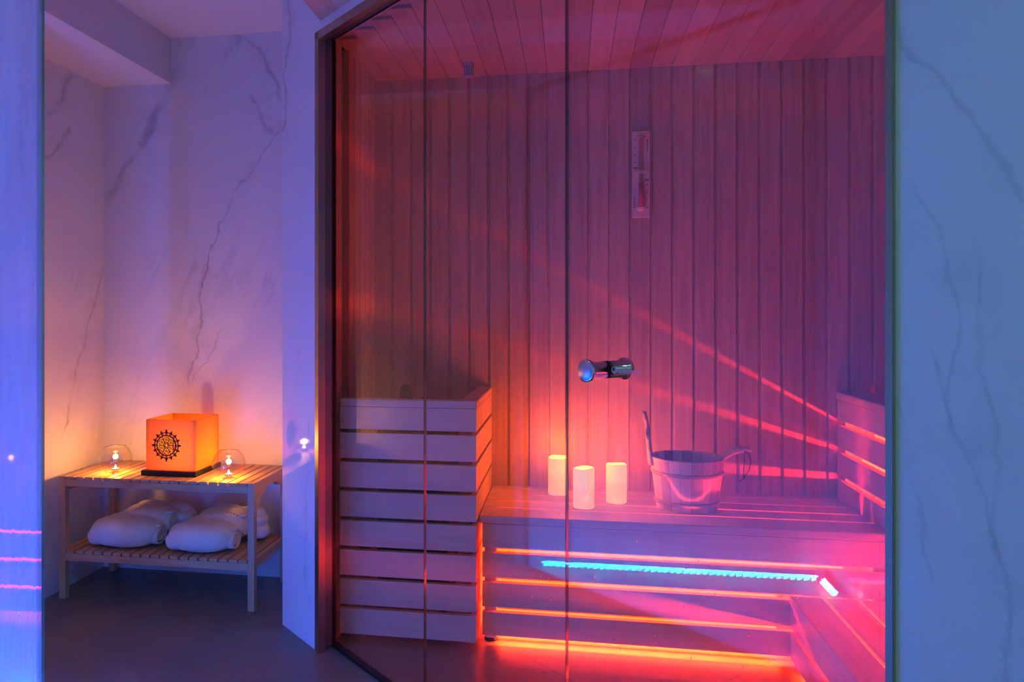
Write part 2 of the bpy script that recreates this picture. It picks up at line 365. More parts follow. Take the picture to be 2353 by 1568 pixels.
# sauna cabin shell
SC = 2.05; YW = 3.095; GX0 = -.0885; P = .0782
def board_wall(b):
    # back wall: boards with recessed grooves, slightly proud of the backing
    box(b, -.80, 1.46, YW+.007, YW+.035, 0, SC+.02)
    k0 = int(math.floor((-.80-GX0)/P)); k1 = int(math.ceil((1.46-GX0)/P))
    for k in range(k0, k1):
        x0 = max(GX0 + k*P + .0105, -.80); x1 = min(GX0 + (k+1)*P - .0015, 1.46)
        if x1-x0 < .01: continue
        box(b, x0, x1, YW, YW+.012, 0, SC, .0012, seg=1)
plane_boxes('wall_sauna_back', m_wood_wall, 'vertical wood board wall at the back of the sauna', 'wall', board_wall)
def ceil_boards(b):
    box(b, -.80, 1.46, .2, YW+.035, SC+.012, SC+.04)
    k0 = int(math.floor((-.80-GX0)/P)); k1 = int(math.ceil((1.46-GX0)/P))
    for k in range(k0, k1):
        x0 = max(GX0 + k*P + .0012, -.80); x1 = min(GX0 + (k+1)*P - .0002, 1.46)
        if x1-x0 < .01: continue
        ys = max(1.275*2**.5 - x0, .2) + .005
        box(b, x0, x1, ys, YW+.001, SC, SC+.013, .001, seg=1)
plane_boxes('ceiling_sauna', m_wood_ceil, 'wood board ceiling inside the sauna', 'ceiling', ceil_boards)
def side_boards(x, sgn):
    def f(b):
        y0 = 1.3*2**.5 - x + .01 if sgn > 0 else .36
        k = 0; y = YW
        while y - P > y0:
            xa, xb = (x-.012, x) if sgn > 0 else (x, x+.012)
            box(b, xa, xb, y-P+.0015, y-.0105, 0, SC, .0012, seg=1); y -= P
        box(b, min(x, x-sgn*.02)-.0, max(x, x-sgn*.02), y, YW, 0, SC) if False else box(b, (x-.03) if sgn > 0 else x+.009, (x-.009) if sgn > 0 else x+.03, y, YW, 0, SC)
    return f
plane_boxes('wall_sauna_left', m_wood_side, 'vertical wood boards on the left side of the sauna', 'wall', side_boards(-.778, 1))
m_reveal = wood('wood_reveal', (.60,.42,.28), (.46,.30,.19), 'Z')
def reveal(b): hexa(b, [ab(-2.50,1.263,0), ab(-2.374,1.263,0), (-.778,2.615,0), (-.95,2.69,0), ab(-2.50,1.263,SC), ab(-2.374,1.263,SC), (-.778,2.615,SC), (-.95,2.69,SC)])
plane_boxes('trim_3', m_reveal, 'plain wooden reveal board inside the sauna beside the left glass pane', 'trim', reveal)
plane_boxes('wall_sauna_right', m_wood_side, 'vertical wood boards on the right side of the sauna', 'wall', side_boards(1.42, -1))

# ------------------------------------------------------------------ frame of the glass front
m_bronze = simple('bronze_metal', (.42,.40,.36), .28, 1.0)
m_steel = simple('steel_profile', (.20,.20,.23), .42, 1.0)
m_chrome = simple('chrome', (.85,.85,.86), .04, 1.0)
ZT = 2.031; AL = -2.329; AR = -.530
def frame():
    r = thing('door_frame', 'metal frame with stepped profiles around the sauna glass', 'door frame', (*ab(-2.33, 1.165, 0)[:2], 0))
    r['kind'] = 'structure'
    b = B(); abox(b, AL, AL+.028, 1.160, 1.185, 0, ZT, .0012); obj('left_post', b, m_bronze, r)
    b = B(); abox(b, AL, AR, 1.160, 1.185, ZT-.028, ZT, .0012); obj('top_rail', b, m_bronze, r)
    b = B(); abox(b, AR-.0085, AR+.003, 1.157, 1.1645, 0, ZT, .001); obj('right_post', b, simple('olive_metal', (.42,.38,.24), .5, .7), r)
    b = B()
    abox(b, AL-.01, AL+.018, 1.185, 1.197, 0, ZT-.0195); abox(b, AL-.02, AL+.006, 1.197, 1.222, .004, ZT-.012, .002)
    obj('side_profile', b, m_steel, r)
    b = B()
    abox(b, AL, AR, 1.185, 1.197, ZT-.020, ZT-.002); abox(b, AL, AR, 1.197, 1.222, ZT-.012, ZT+.01, .002)
    obj('top_profile', b, m_steel, r)
    b = B(); abox(b, AL-.02, AL-.010, 1.222, 1.244, 0, ZT+.01); abox(b, AL, AR, 1.222, 1.246, ZT-.001, ZT+.012); abox(b, AL-.005, -1.26, 1.222, 1.246, 0, .010, .001)
    obj('glazing_channel', b, m_dark, r)
    return r
frame()
m_glass = pane('clear_glass', (.985,.985,.985), 1.5)
def edge_mat():
    m, nt, out = newmat('glass_edge')
    gl = N(nt, 'ShaderNodeBsdfGlossy'); gl.inputs[0].default_value = (.55,.7,.68,1); gl.inputs['Roughness'].default_value = .12
    tr = N(nt, 'ShaderNodeBsdfTransparent'); tr.inputs[0].default_value = (.30,.45,.42,1)
    mx = N(nt, 'ShaderNodeMixShader'); mx.inputs[0].default_value = .45; lk(nt, tr.outputs[0], mx.inputs[1]); lk(nt, gl.outputs[0], mx.inputs[2]); lk(nt, mx.outputs[0], out.inputs[0]); return m
m_gedge = edge_mat()
BG = 1.235
def sheet(name, a0, a1, z0, z1, label, cat, mat=None, b0=BG-.004, b1=BG+.004):
    b = B(); abox(b, a0, a1, b0, b1, z0, z1)
    for f in b.faces:
        if abs(f.calc_center_median().z - (z0+z1)/2) < 1e-4:
            c = f.calc_center_median(); av = (c.x-c.y)*R2
            f.material_index = 1 if (abs(av-a0) < 1e-4 or abs(av-a1) < 1e-4) else 0
        else: f.material_index = 1
    return struct(obj(name, b, [mat or m_glass, m_gedge]), label, cat)
sheet('window_1', -2.366, -1.7985, .008, ZT+.006, 'left fixed glass pane of the sauna, in front of the slatted heater guard', 'glass pane')
sheet('window_2', -1.7960, -1.2460, .008, ZT+.006, 'middle fixed glass pane of the sauna beside the door', 'glass pane')
door = sheet('door_1', -1.2430, AR-.016, .008, ZT+.002, 'frameless glass sauna door with a round chrome knob', 'glass door')
# knob
def M_dir(origin, d):
    d = Vector(d).normalized(); return Matrix.Translation(origin) @ d.to_track_quat('Z', 'Y').to_matrix().to_4x4()
KA, KZ = -1.130, .992
kd = (R2, R2, 0)
b = B()
M = M_dir(Vector(ab(KA, BG, KZ)), kd)
prof = [(0,-.062),(.0205,-.062),(.0232,-.0605),(.0238,-.058),(.0238,-.054),(.0228,-.0525),(.0180,-.0515),(.0180,-.0042),(.0,-.0042)]
lathe(b, prof, (0,0,0), 48, M); lathe(b, [(r, -z) for r, z in prof], (0,0,0), 48, M)
kn = obj('knob', b, m_chrome, door, True); kn['label'] = 'round chrome knob with flared end caps'
b = B(); lathe(b, [(0,-.0042),(.0184,-.0042),(.0184,-.0048),(0,-.0048)], (0,0,0), 40, M); lathe(b, [(0,.0042),(.0184,.0042),(.0184,.0048),(0,.0048)], (0,0,0), 40, M)
obj('washer', b, m_black, kn)
for sgn in (-1, 1):
    b = B(); Md = M_dir(Vector(ab(KA, BG + sgn*.0622, KZ)), (kd[0]*sgn, kd[1]*sgn, 0))
    lathe(b, [(0,.0006),(.0196,.0006),(.0200,0),(0,-.0004)], (0,0,0), 40, Md); obj('knob_face', b, simple('brushed_face', (.62,.63,.66), .38, 1.0), kn, True)
# logo printed on the door glass
m_print = simple('etched_print', (.62,.58,.62), .6)
def text(name, body, size, M, mat, parent, extrude=.0002, align='LEFT', bold=0, space=1.0):
    cu = bpy.data.curves.new(name, 'FONT'); cu.body = body; cu.size = size; cu.extrude = extrude; cu.align_x = align; cu.offset = bold; cu.space_character = space
    o = bpy.data.objects.new(name, cu); C.objects.link(o)
    dg = bpy.context.evaluated_depsgraph_get(); me = bpy.data.meshes.new_from_object(o.evaluated_get(dg))
    bpy.data.objects.remove(o)
    o = bpy.data.objects.new(name, me); C.objects.link(o); o.parent = parent; me.materials.append(mat)
    me.transform(Matrix.Translation(-wl(parent)) @ M)
    return o
def glassM(a, b, z):   # text plane facing -b, reading along +a
    return Matrix(((R2, 0, -R2, ab(a,b,z)[0]), (-R2, 0, -R2, ab(a,b,z)[1]), (0, 1, 0, z), (0,0,0,1)))
lg = text('logo', 'quaspecial', .0135, glassM(-1.094, BG-.0046, .9885), m_print, door, .0001)
b = B()
Ml = glassM(-1.1045, BG-.0046, .9935)
outer = []; 
ring = []
for k in range(25):
    t = PI*.42 + 2*PI*k/24*.82
    ro, ri = .0078, .0078 - .0036*math.sin(PI*min(1, k/24))**.8 - .0006
    ring.append((b.verts.new(Ml @ Vector((ro*math.cos(t), ro*math.sin(t)*1.0, 0))), b.verts.new(Ml @ Vector((ri*math.cos(t), ri*math.sin(t), 0)))))
for i in range(24): b.faces.new((ring[i][0], ring[i+1][0], ring[i+1][1], ring[i][1]))
v = [b.verts.new(Ml @ Vector(q)) for q in ((.0005,.0072,0),(.0028,.0076,0),(.0100,-.0050,0),(.0078,-.0050,0))]; b.faces.new(v)
dv = [b.verts.new(Ml @ Vector((.0016+.0024*math.cos(2*PI*k/16), -.0034+.0024*math.sin(2*PI*k/16), 0))) for k in range(16)]; b.faces.new(dv)
obj('logo_mark', b, m_print, door)

# ------------------------------------------------------------------ shower screen (left) and water on it
m_wet = pane('wet_glass', (.95,.97,1.0), 1.0, film=.17, wavy=.12, low=1.9)
BS = .19
EA = -1.268
m_steam = pane('steamed_glass', (.93,.96,1.0), 1.0, film=.30, wavy=.12)
wdw = sheet('window_3', -2.545, EA, .02, 2.06, 'wet fixed glass screen of the shower at the left edge', 'glass pane', m_wet, BS-.004, BS+.004)
b = B(); abox(b, -2.545, EA, BS-.012, BS+.012, 0, .02, .002); abox(b, -2.545, EA, BS-.012, BS+.012, 2.055, 2.075, .002); abox(b, -2.545, -2.52, BS-.012, BS+.012, 0.02, 2.055, .002)
struct(obj('trim_1', b, m_steel), 'slim metal channel around the fixed shower screen', 'metal trim')
EX, EY = ab(EA, BS, 0)[:2]
PHI = math.radians(2.0)
def turned(b):
    bmesh.ops.rotate(b, verts=b.verts, cent=(EX, EY, 0), matrix=Matrix.Rotation(PHI, 3, 'Z'))
b = B(); box(b, EX-.004, EX+.004, .720, EY-.006, .015, 2.055)
for f in b.faces:
    c = f.calc_center_median(); f.material_index = 0 if abs(c.x-EX) > .003 else 1
turned(b)
struct(obj('window_4', b, [m_steam, m_gedge]), 'wet narrow glass side of the shower cabin at the left edge of the picture', 'glass pane')
b = B(); box(b, EX-.010, EX+.010, .720, EY-.006, 0, .0149); turned(b)
struct(obj('trim_2', b, m_steel), 'slim metal channel under the narrow side glass of the shower', 'metal trim')
m_drop = simple('water', (.6,.7,.8), .02, 0, 1.0, 1.0)
def water_mat():
    m, nt, out = newmat('water_drop')
    g = N(nt, 'ShaderNodeBsdfGlass'); g.inputs['IOR'].default_value = 1.33; g.inputs['Roughness'].default_value = 0
    lk(nt, g.outputs[0], out.inputs[0]); return m
m_drop = water_mat()
b = B(); rnd = random.Random(3)
for i in range(900):
    z = .25 + 1.8*rnd.random()**1.5; r = .0006 + .0012*rnd.random()**2
    y = EY - .02 - .30*rnd.random()
    Md = Matrix.Translation((EX+.004, y, z)) @ Matrix.Diagonal((.5, 1, 1.25+.6*rnd.random(), 1))
    bmesh.ops.create_icosphere(b, subdivisions=1, radius=r, matrix=Md)
turned(b)
dr = obj('water_drops', b, m_drop, bpy.data.objects['window_4'], True); dr['kind'] = 'stuff'
b = B()
for i in range(1500):
    z = .05 + .75*rnd.random()**1.1; r = .0012 + .0022*rnd.random()**2
    a = -2.5 + 1.2*rnd.random(); x, y, _ = ab(a, BS-.004, 0)
    Md = Matrix.Translation((x, y, z)) @ Matrix.Rotation(PI/4, 4, 'Z') @ Matrix.Diagonal((.5, 1, 1.2+.6*rnd.random(), 1))
    bmesh.ops.create_icosphere(b, subdivisions=1, radius=r, matrix=Md)
dr = obj('water_drops', b, m_drop, bpy.data.objects['window_3'], True); dr['kind'] = 'stuff'

for pn, a0, a1, cnt in (('window_2', -1.76, -1.27, 160), ('door_1', -1.22, -.62, 200)):
    b = B()
    for i in range(cnt):
        z = .04 + .62*rnd.random()**1.4; r = .0007 + .0011*rnd.random()**2
        x, y, _ = ab(a0 + (a1-a0)*rnd.random(), BG+.0042, 0)
        Md = Matrix.Translation((x, y, z)) @ Matrix.Rotation(PI/4, 4, 'Z') @ Matrix.Diagonal((.5, 1, 1.3+2.2*rnd.random()**3, 1))
        bmesh.ops.create_icosphere(b, subdivisions=1, radius=r, matrix=Md)
    dr = obj('water_drops', b, m_drop, bpy.data.objects[pn], True); dr['kind'] = 'stuff'

# ------------------------------------------------------------------ light fittings of the shower
m_blue = emis('blue_tape', BLUE, K_BLUE)
m_bead = emis('blue_bead', (.0,1.0,.85), 60)
def led_tape(name, label, p0, p1, n, side):
    p0, p1 = Vector(p0), Vector(p1)
    r = thing(name, label, 'led strip', p0)
    d = (p1-p0); 
    b = B(); w = Vector(side)*.012
    v = [b.verts.new(q) for q in (p0+Vector((0,0,.0055)), p1+Vector((0,0,.0055)), p1+Vector((0,0,.012)), p0+Vector((0,0,.012)))]
    v2 = [b.verts.new(q.co - w*.3) for q in v]
    b.faces.new(v); b.faces.new(v2[::-1])
    for i in range(4): b.faces.new((v[i], v[(i+1)%4], v2[(i+1)%4], v2[i]))
    obj('light_tape', b, m_blue, r)
    b = B()
    for i in range(n):
        c = p0 + d*((i+.5)/n) + Vector(side)*.003 
        boxm(b, Matrix.Translation(c), .003, .006, .005)
    o = obj('light_beads', b, m_bead, r); o['kind'] = 'stuff'
    return r
led_tape('led_strip', 'blue led strip with bright beads at the foot of the left shower wall', (-1.655,.76,.030), (-1.655,1.86,.030), 42, (1,0,0))
led_tape('led_strip', 'blue led strip at the foot of the near shower cabin wall', (-1.63,.745,.030), (-1.47,.745,.030), 7, (0,1,0))
m_tray = simple('shower_tray_resin', (.80,.80,.80), .18, bump=.5, bscale=90)
b = B()
tp = [(-1.718,.702), (-.775,.702), (EX-.014, EY-.03), (-1.718, (BS-.014)/R2+1.718)]
hexa(b, [(x,y,.0005) for x,y in tp]+[(x,y,.010) for x,y in tp])
tag(obj('shower_tray', b, m_tray, loc=(-1.2,1.1,0)), 'white textured shower tray inside the glass cabin, lit by the blue strip', 'shower tray')
# small round downlight above the shower
def downlight(x, y, label, k, col=(.5,.8,1.0)):
    r = thing('ceiling_downlight', label, 'ceiling light', (x, y, CEIL))
    b = B(); lathe(b, [(.032,0),(.042,0),(.042,-.006),(.034,-.008),(.032,-.002)], (x, y, CEIL), 32, closed=True); obj('trim_ring', b, m_chrome, r, True)
    b = B(); lathe(b, [(0,-.003),(.032,-.003),(.032,-.001),(0,-.001)], (x, y, CEIL), 32); obj('lamp', b, emis('downlight', col, k), r)
downlight(-1.2, 1.1, 'small round ceiling downlight above the shower cabin', 600*K_DOWN, (.12,.12,.08))
downlight(.35, -.25, 'added ceiling fill light near the photographer, out of view', 600*K_DOWN, (.50,1.40,1.65))  # unseen fill lamp, added to brighten the right marble wall

# ------------------------------------------------------------------ heater guard (left, inside the sauna)
GZ = [.115 + .0993*k for k in range(7)]       # centres of the gaps between slats
GH = .0065
BXL, BXR, BYF = -.772, -.305, 2.569
def zslats(z0, z1, gaps, gh=GH):
    e = [z0]
    for g in gaps: e += [g-gh, g+gh]
    e.append(z1); return [(e[2*i], e[2*i+1]) for i in range(len(e)//2)]
g = thing('heater_guard', 'tall slatted wooden box guarding the heater at the left of the sauna', 'heater guard', (BXL, BYF, 0))
b = B()
for z0, z1 in zslats(.022, .793, GZ): box(b, BXL, BXR, BYF, BYF+.02, z0, z1, .0015)
o = obj('front_slats', b, m_wood_x, g)
b = B()
for z0, z1 in zslats(.022, .793, GZ): box(b, BXR-.02, BXR, BYF+.0205, YW-.002, z0, z1, .0015)
obj('side_slats', b, m_wood_y, g)
b = B()
box(b, BXL, BXR+.002, BYF-.002, BYF+.045, .7935, .820, .006, seg=3); 
obj('front_rim', b, m_wood_x, g)
b = B(); box(b, BXR-.055, BXR+.002, BYF+.0455, YW-.002, .7935, .820, .006, seg=3)
obj('side_rim', b, m_wood_y, g)
for x in (BXL+.01, BXR-.062):
    b = B(); box(b, x, x+.035, BYF+.0605, BYF+.095, .0, .79); obj('post', b, m_wood_x, g)
b = B(); box(b, BXR-.056, BXR-.021, YW-.06, YW-.02, 0, .79); obj('post', b, m_wood_x, g)
h = thing('sauna_heater', 'dark sauna heater with stones, hidden inside the slatted guard', 'heater', (-.55, 2.84, 0))
b = B(); box(b, -.68, -.42, 2.72, 2.96, .10, .70, .01); obj('heater_body', b, m_dark, h)
for sx in (-.66, -.44):
    for sy in (2.74, 2.94):
        b = B(); box(b, sx-.01, sx+.01, sy-.01, sy+.01, 0, .10); obj('leg', b, m_dark, h)
b = B(); rnd = random.Random(5)
for i in range(34):
    x = -.66+.22*rnd.random(); y = 2.74+.20*rnd.random(); z = .715+.05*rnd.random(); r = .028+.015*rnd.random()
    Md = Matrix.Translation((x,y,z)) @ Matrix.Rotation(rnd.random()*6, 4, (1,.3,.5)) @ Matrix.Diagonal((1,.75,.65,1))
    vs = bmesh.ops.create_icosphere(b, subdivisions=2, radius=r, matrix=Md)['verts']
    for v in vs: v.co += Vector((rnd.random()-.5, rnd.random()-.5, rnd.random()-.5))*.006
o = obj('stones', b, simple('heater_stone', (.06,.055,.05), .9), h); o['kind'] = 'stuff'
# knob-shaped sensor top just above the rim
b = B(); lathe(b, [(0,.845),(.012,.843),(.02,.832),(.022,.80),(.016,.76),(0,.76)], (-.60, 2.84, 0), 24); obj('top_stone', b, m_dark, h, True)

# ------------------------------------------------------------------ main bench
YF = 2.62; BT = .430
bench = thing('sauna_bench', 'long low wooden bench across the back of the sauna with glowing red gaps', 'bench', (.3, YF, 0))
XR = .965
b = B()
for z0, z1 in zslats(.028, .402, GZ[:3], .0085): box(b, BXR+.014, XR+.02, YF+.003, YF+.022, z0, z1, .0015)
obj('front_slats', b, m_wood_x, bench)
b = B()
ys = [(YF, 2.743)] + [(2.753+.1*k, 2.843+.1*k) for k in range(3)] + [(3.053, YW-.003)]
for i, (y0, y1) in enumerate(ys): box(b, BXR+.004, 1.408, y0, y1, .4025, BT, .006 if i == 0 else .002, seg=3)
obj('seat', b, m_wood_seat, bench)
for x in (BXR+.02, .93):
    b = B(); box(b, x, x+.04, YF+.023, YF+.063, 0.012, .402); box(b, x, x+.04, YF+.063, 3.08, .36, .402)
    sp_ = obj('support', b, m_wood_x, bench)
    b = B(); lathe(b, [(0,0),(.022,0),(.024,.004),(.018,.012),(0,.012)], (x+.02, YF+.043, 0), 24)
    obj('foot', b, m_black, sp_, True)
m_red = emis('red_tape', (1.0, .02, .006), 150.0)
b = B(); box(b, -.20, .90, 2.80, 2.90, .300, .304); obj('light_tape', b, m_red, bench)
m_red2 = emis('red_tape_low', (1.0, .012, .0015), 40.0)
b = B()
for z, xe in ((GZ[2]-.021, .86), (GZ[1]-.025, .66), (GZ[0]-.028, .66)):
    b = B(); box(b, -.25, xe, 2.70, 2.704, z-.002, z+.003); obj('gap_light', b, m_red2, bench)
m_under = emis('red_tape_under', (1.0, .03, .010), 200.0)
b = B(); box(b, -.235, .66, 2.660, 2.664, .0295, .040); obj('under_light', b, m_under, bench)
b = B(); box(b, -.25, .66, 2.660, 2.664, .047, .052); obj('under_light', b, emis('red_tape_under_high', (1.0, .075, .010), 900.0), bench)
# low step running towards the door on the right
step = thing('sauna_step', 'low slatted wooden step along the right side of the sauna floor', 'step', (.68, 2.3, 0))
SX, ST = .682, .222
b = B()
for z0, z1 in ((.025, GZ[0]-.0085), (GZ[0]+.0085, .196)): box(b, SX, SX+.02, 1.45, YF-.004, z0, z1, .0015)
obj('side_slats', b, m_wood_y, step)
b = B()
for x0, x1 in ((SX-.003, .776), (.786, .878), (.888, .980), (.990, 1.084)): 
    box(b, x0, x1, max(1.84-x0, 1.2)+.0, YF-.004, .1965, ST, .004, seg=2)
obj('step_boards', b, m_wood_seaty, step)
for y in (1.6, 2.1, 2.56):
    for xa, xb in ((SX+.021, SX+.05), (1.04, 1.08)):
        b = B(); box(b, xa, xb, y, y+.04, 0, .196); obj('support', b, m_wood_y, step)
b = B(); box(b, .86, .868, 2.0, 2.55, .09, .10); obj('light_tape', b, emis('red_tape_step', (1.0, .03, .006), 900.0), step)
b = B(); box(b, .715, .719, 1.5, 2.58, .0265, .045); obj('under_light', b, m_under, step)
for xg in (.781, .883):
    b = B(); box(b, xg-.0035, xg+.0035, 1.90, 2.58, ST-.0165, ST-.013); obj('gap_light', b, m_red2, step)
b = B(); box(b, SX+.050, SX+.054, 1.5, 2.55, GZ[0]-.026, GZ[0]-.020); obj('gap_light', b, m_red2, step)
# upper bench on the right
ub = thing('upper_bench', 'high wooden bench on the right with three glowing red gaps in its side', 'bench', (.967, 2.6, BT))
b = B()
ugz = [.51, .61, .71]
for z0, z1 in zslats(BT+.001, .793, ugz, .0105): box(b, .967, .987, 1.2, YW-.003, z0, z1, .0015)
obj('side_slats', b, m_wood_y, ub)
b = B()
for i, (x0, x1) in enumerate(((.962, 1.085), (1.091, 1.185), (1.191, 1.285), (1.291, 1.408))): box(b, x0, x1, max(1.86-x0, .7), YW-.003, .7935, .822, .007 if i == 0 else .003, seg=3)
obj('seat', b, m_wood_seaty, ub)
for y in (1.3, 2.0, 3.068):
    for xa, xb in ((.988, 1.012), (1.38, 1.405)):
        b = B(); box(b, xa, xb, y, y+.024, BT+.001, .793); obj('support', b, m_wood_y, ub)
b = B(); box(b, 1.360, 1.366, 2.5, 3.04, .488, .500); obj('light_tape', b, emis('red_tape_up', (1.0, .03, .008), 1100.0), ub)
for z, xg, d0, d1 in ((ugz[1], 1.02, .024, .019), (ugz[2], 1.06, .0345, .031)):
    b = B(); box(b, xg, xg+.004, 2.5, 3.0, z-d0, z-d1); obj('gap_light', b, m_red2, ub)
# ladder of the upper bench below seat level, so that it stands on the floor
for y in (1.25, 1.9):
    b = B(); box(b, 1.10, 1.14, y, y+.04, 0.0, .793); obj('leg', b, m_wood_y, ub)

# ------------------------------------------------------------------ candles on the sauna bench
def wax_lamp(name, c_low, c_high, z0, z1, k):
    m, nt, out = newmat(name)
    tc = N(nt, 'ShaderNodeTexCoord'); sp = N(nt, 'ShaderNodeSeparateXYZ'); lk(nt, tc.outputs['Object'], sp.inputs[0])
    cr = N(nt, 'ShaderNodeValToRGB'); mr = N(nt, 'ShaderNodeMapRange'); mr.inputs[1].default_value = z0; mr.inputs[2].default_value = z1
    lk(nt, sp.outputs['Z'], mr.inputs[0]); lk(nt, mr.outputs[0], cr.inputs[0])
    e = cr.color_ramp.elements; e[0].color = (*c_low, 1); e[0].position = .45; e[1].color = (*c_high, 1); e[1].position = .62
    em = N(nt, 'ShaderNodeEmission'); lk(nt, cr.outputs[0], em.inputs[0]); em.inputs[1].default_value = k
    p = N(nt, 'ShaderNodeBsdfPrincipled'); p.inputs['Base Color'].default_value = (.75,.62,.42,1); p.inputs['Roughness'].default_value = .55
    ad = N(nt, 'ShaderNodeAddShader'); lk(nt, em.outputs[0], ad.inputs[0]); lk(nt, p.outputs[0], ad.inputs[1]); lk(nt, ad.outputs[0], out.inputs[0])
    return m
m_candle = wax_lamp('glowing_wax', (.92,.43,.075), (.95,.55,.12), 0, .14, .80)
def candle(loc, label, rz, h=.139):
    r = thing('led_candle', label, 'candle', loc, 'led candles on the sauna bench')
    x, y, z = loc; R = .0365
    b = B(); prof = [(0,0),(R-.003,0),(R,.003),(R,h*.5),(R,h-.006),(R-.001,h-.002),(R-.004,h),(R-.008,h-.001),(R-.010,h-.006),(R-.014,h-.012),(0,h-.014)]
    lathe(b, prof, loc, 40)
    rnd = random.Random(int(rz*10))
    for v in b.verts:
        dz = v.co.z - z
        if dz > h-.02:
            a = math.atan2(v.co.y-y, v.co.x-x); v.co.z += .0022*math.sin(a+rz)+.001*math.sin(3*a+rz*2)
    o = obj('wax_body', b, m_candle, r, True)
    b = B(); lathe(b, [(0,-.004),(.002,-.004),(.003,.0),(.003,.004),(.002,.008),(0,.010)], (x, y, z+h-.014), 12); obj('flame', b, emis('led_flame', (1.0,.62,.22), 10), r, True)
    b = B(); lathe(b, [(0,0),(.0015,0),(.0015,.006),(0,.006)], (x, y, z+h-.018), 8); obj('wick', b, m_black, r)
    l = bpy.data.lights.new('candle_light', 'POINT'); l.energy = 1.9; l.color = (1.0,.13,.01); l.shadow_soft_size = .02
    lo = bpy.data.objects.new('candle_light', l); C.objects.link(lo); lo.parent = r; lo.location = (0, 0, h+.03)
    return r
candle((-.045, 2.985, BT), 'glowing yellow pillar candle furthest left, partly behind the glass joint', .3)
candle((.047, 2.795, BT), 'glowing yellow pillar candle nearest the bench edge, middle of the three', 1.7)
candle((.164, 2.89, BT), 'glowing yellow pillar candle on the right, nearest the wooden bucket', 2.9)

# ------------------------------------------------------------------ bucket and ladle
m_stave = []
def stave_mat():
    m, nt, out = newmat('bucket_staves')
    tc = N(nt, 'ShaderNodeTexCoord'); sp = N(nt, 'ShaderNodeSeparateXYZ'); lk(nt, tc.outputs['Object'], sp.inputs[0])
    an = math_(nt, 'ARCTAN2', sp.outputs['Y'], sp.outputs['X'])
    idx = math_(nt, 'FLOOR', math_(nt, 'MULTIPLY', an, 20/(2*PI)))
    wn = N(nt, 'ShaderNodeTexWhiteNoise'); wn.noise_dimensions = '1D'; lk(nt, math_(nt, 'ADD', idx, 13.3), wn.inputs['W'])
    mp = N(nt, 'ShaderNodeMapping'); mp.inputs['Scale'].default_value = (60,60,5); lk(nt, tc.outputs['Object'], mp.inputs[0])
    no = N(nt, 'ShaderNodeTexNoise'); no.inputs['Scale'].default_value = 2; no.inputs['Detail'].default_value = 5; lk(nt, mp.outputs[0], no.inputs['Vector'])
    cr = N(nt, 'ShaderNodeValToRGB'); lk(nt, math_(nt, 'ADD', math_(nt, 'MULTIPLY', wn.outputs['Value'], .75), math_(nt, 'MULTIPLY', no.outputs[0], .25)), cr.inputs[0])
    cr.color_ramp.elements[0].position = .15; cr.color_ramp.elements[0].color = (.50,.30,.18,1); cr.color_ramp.elements[1].position = .6; cr.color_ramp.elements[1].color = (.80,.60,.42,1)
    fr = math_(nt, 'FRACT', math_(nt, 'MULTIPLY', an, 20/(2*PI)))
    seam = math_(nt, 'LESS_THAN', math_(nt, 'PINGPONG', fr, .5), .012)
    mx = N(nt, 'ShaderNodeMix'); mx.data_type = 'RGBA'; lk(nt, seam, mx.inputs[0]); lk(nt, cr.outputs[0], mx.inputs[6]); mx.inputs[7].default_value = (.22,.13,.08,1)
    p = N(nt, 'ShaderNodeBsdfPrincipled'); lk(nt, mx.outputs[2], p.inputs['Base Color']); p.inputs['Roughness'].default_value = .5; lk(nt, p.outputs[0], out.inputs[0])
    return m
m_bucket = stave_mat()
m_light_wood = wood('pale_wood', (.74,.55,.38), (.62,.43,.28), 'Z')
bc = Vector((.404, 2.868, BT)); 
bk = thing('wooden_bucket', 'round wooden stave bucket with one tall handle stave, on the bench', 'bucket', bc)
H = .176; Rb, Rt = .103, .124
def rad(z): return Rb + (Rt-Rb)*z/H
b = B()
prof = [(0,.012),(rad(.012)-.012,.012),(Rt-.012,H),(Rt-.010,H+.001),(Rt-.001,H+.001),(Rt,H),(Rb,.0),(Rb-.012,0),(Rb-.014,.008),(0,.008)]
lathe(b, prof, bc, 80); o = obj('staves', b, m_bucket, bk); 
for z in (.026, .126):
    b = B(); r = rad(z)
    lathe(b, [(r-.001,z-.006),(r+.003,z-.0065),(r+.0055,z-.003),(r+.0055,z+.003),(r+.003,z+.0065),(r-.001,z+.006)], bc, 72, closed=True)
    ho = obj('hoop', b, wood('hoop_wood', (.55,.40,.28), (.45,.31,.21), 'X'), bk, True)
# handle stave rising on the left, bent outwards at the top
b = B()
path = []
hx = -Rt+.006
for i in range(15):
    t = i/14; z = H-.03 + t*.185
    w = .034 - .020*min(1, max(0, (t-.12)/.30))**.8
    x = hx - .004 + (-.018*t) - .006*max(0, t-.75)/.25 
    path.append((x, w if t < .93 else w*.8, z))
rings = []
for x, w, z in path:
    th = .0075
    rings.append([b.verts.new(bc + Vector(q)) for q in ((x-th,-w,z),(x+th,-w,z),(x+th,w,z),(x-th,w,z))])
for i in range(len(rings)-1):
    for k in range(4): b.faces.new((rings[i][k], rings[i][(k+1)%4], rings[i+1][(k+1)%4], rings[i+1][k]))
b.faces.new(rings[0]); b.faces.new(rings[-1][::-1])
bmesh.ops.bevel(b, geom=[e for e in b.edges if abs((e.verts[0].co-e.verts[1].co).z) > .004], offset=.003, segments=2, affect='EDGES')
hd = obj('handle', b, m_light_wood, bk, True); hd['label'] = 'tall upright handle stave'
ld = thing('ladle', 'wooden ladle with curved handle and dark cord loop, leaning in the bucket', 'ladle', bc + Vector((.10, -.02, .15)))
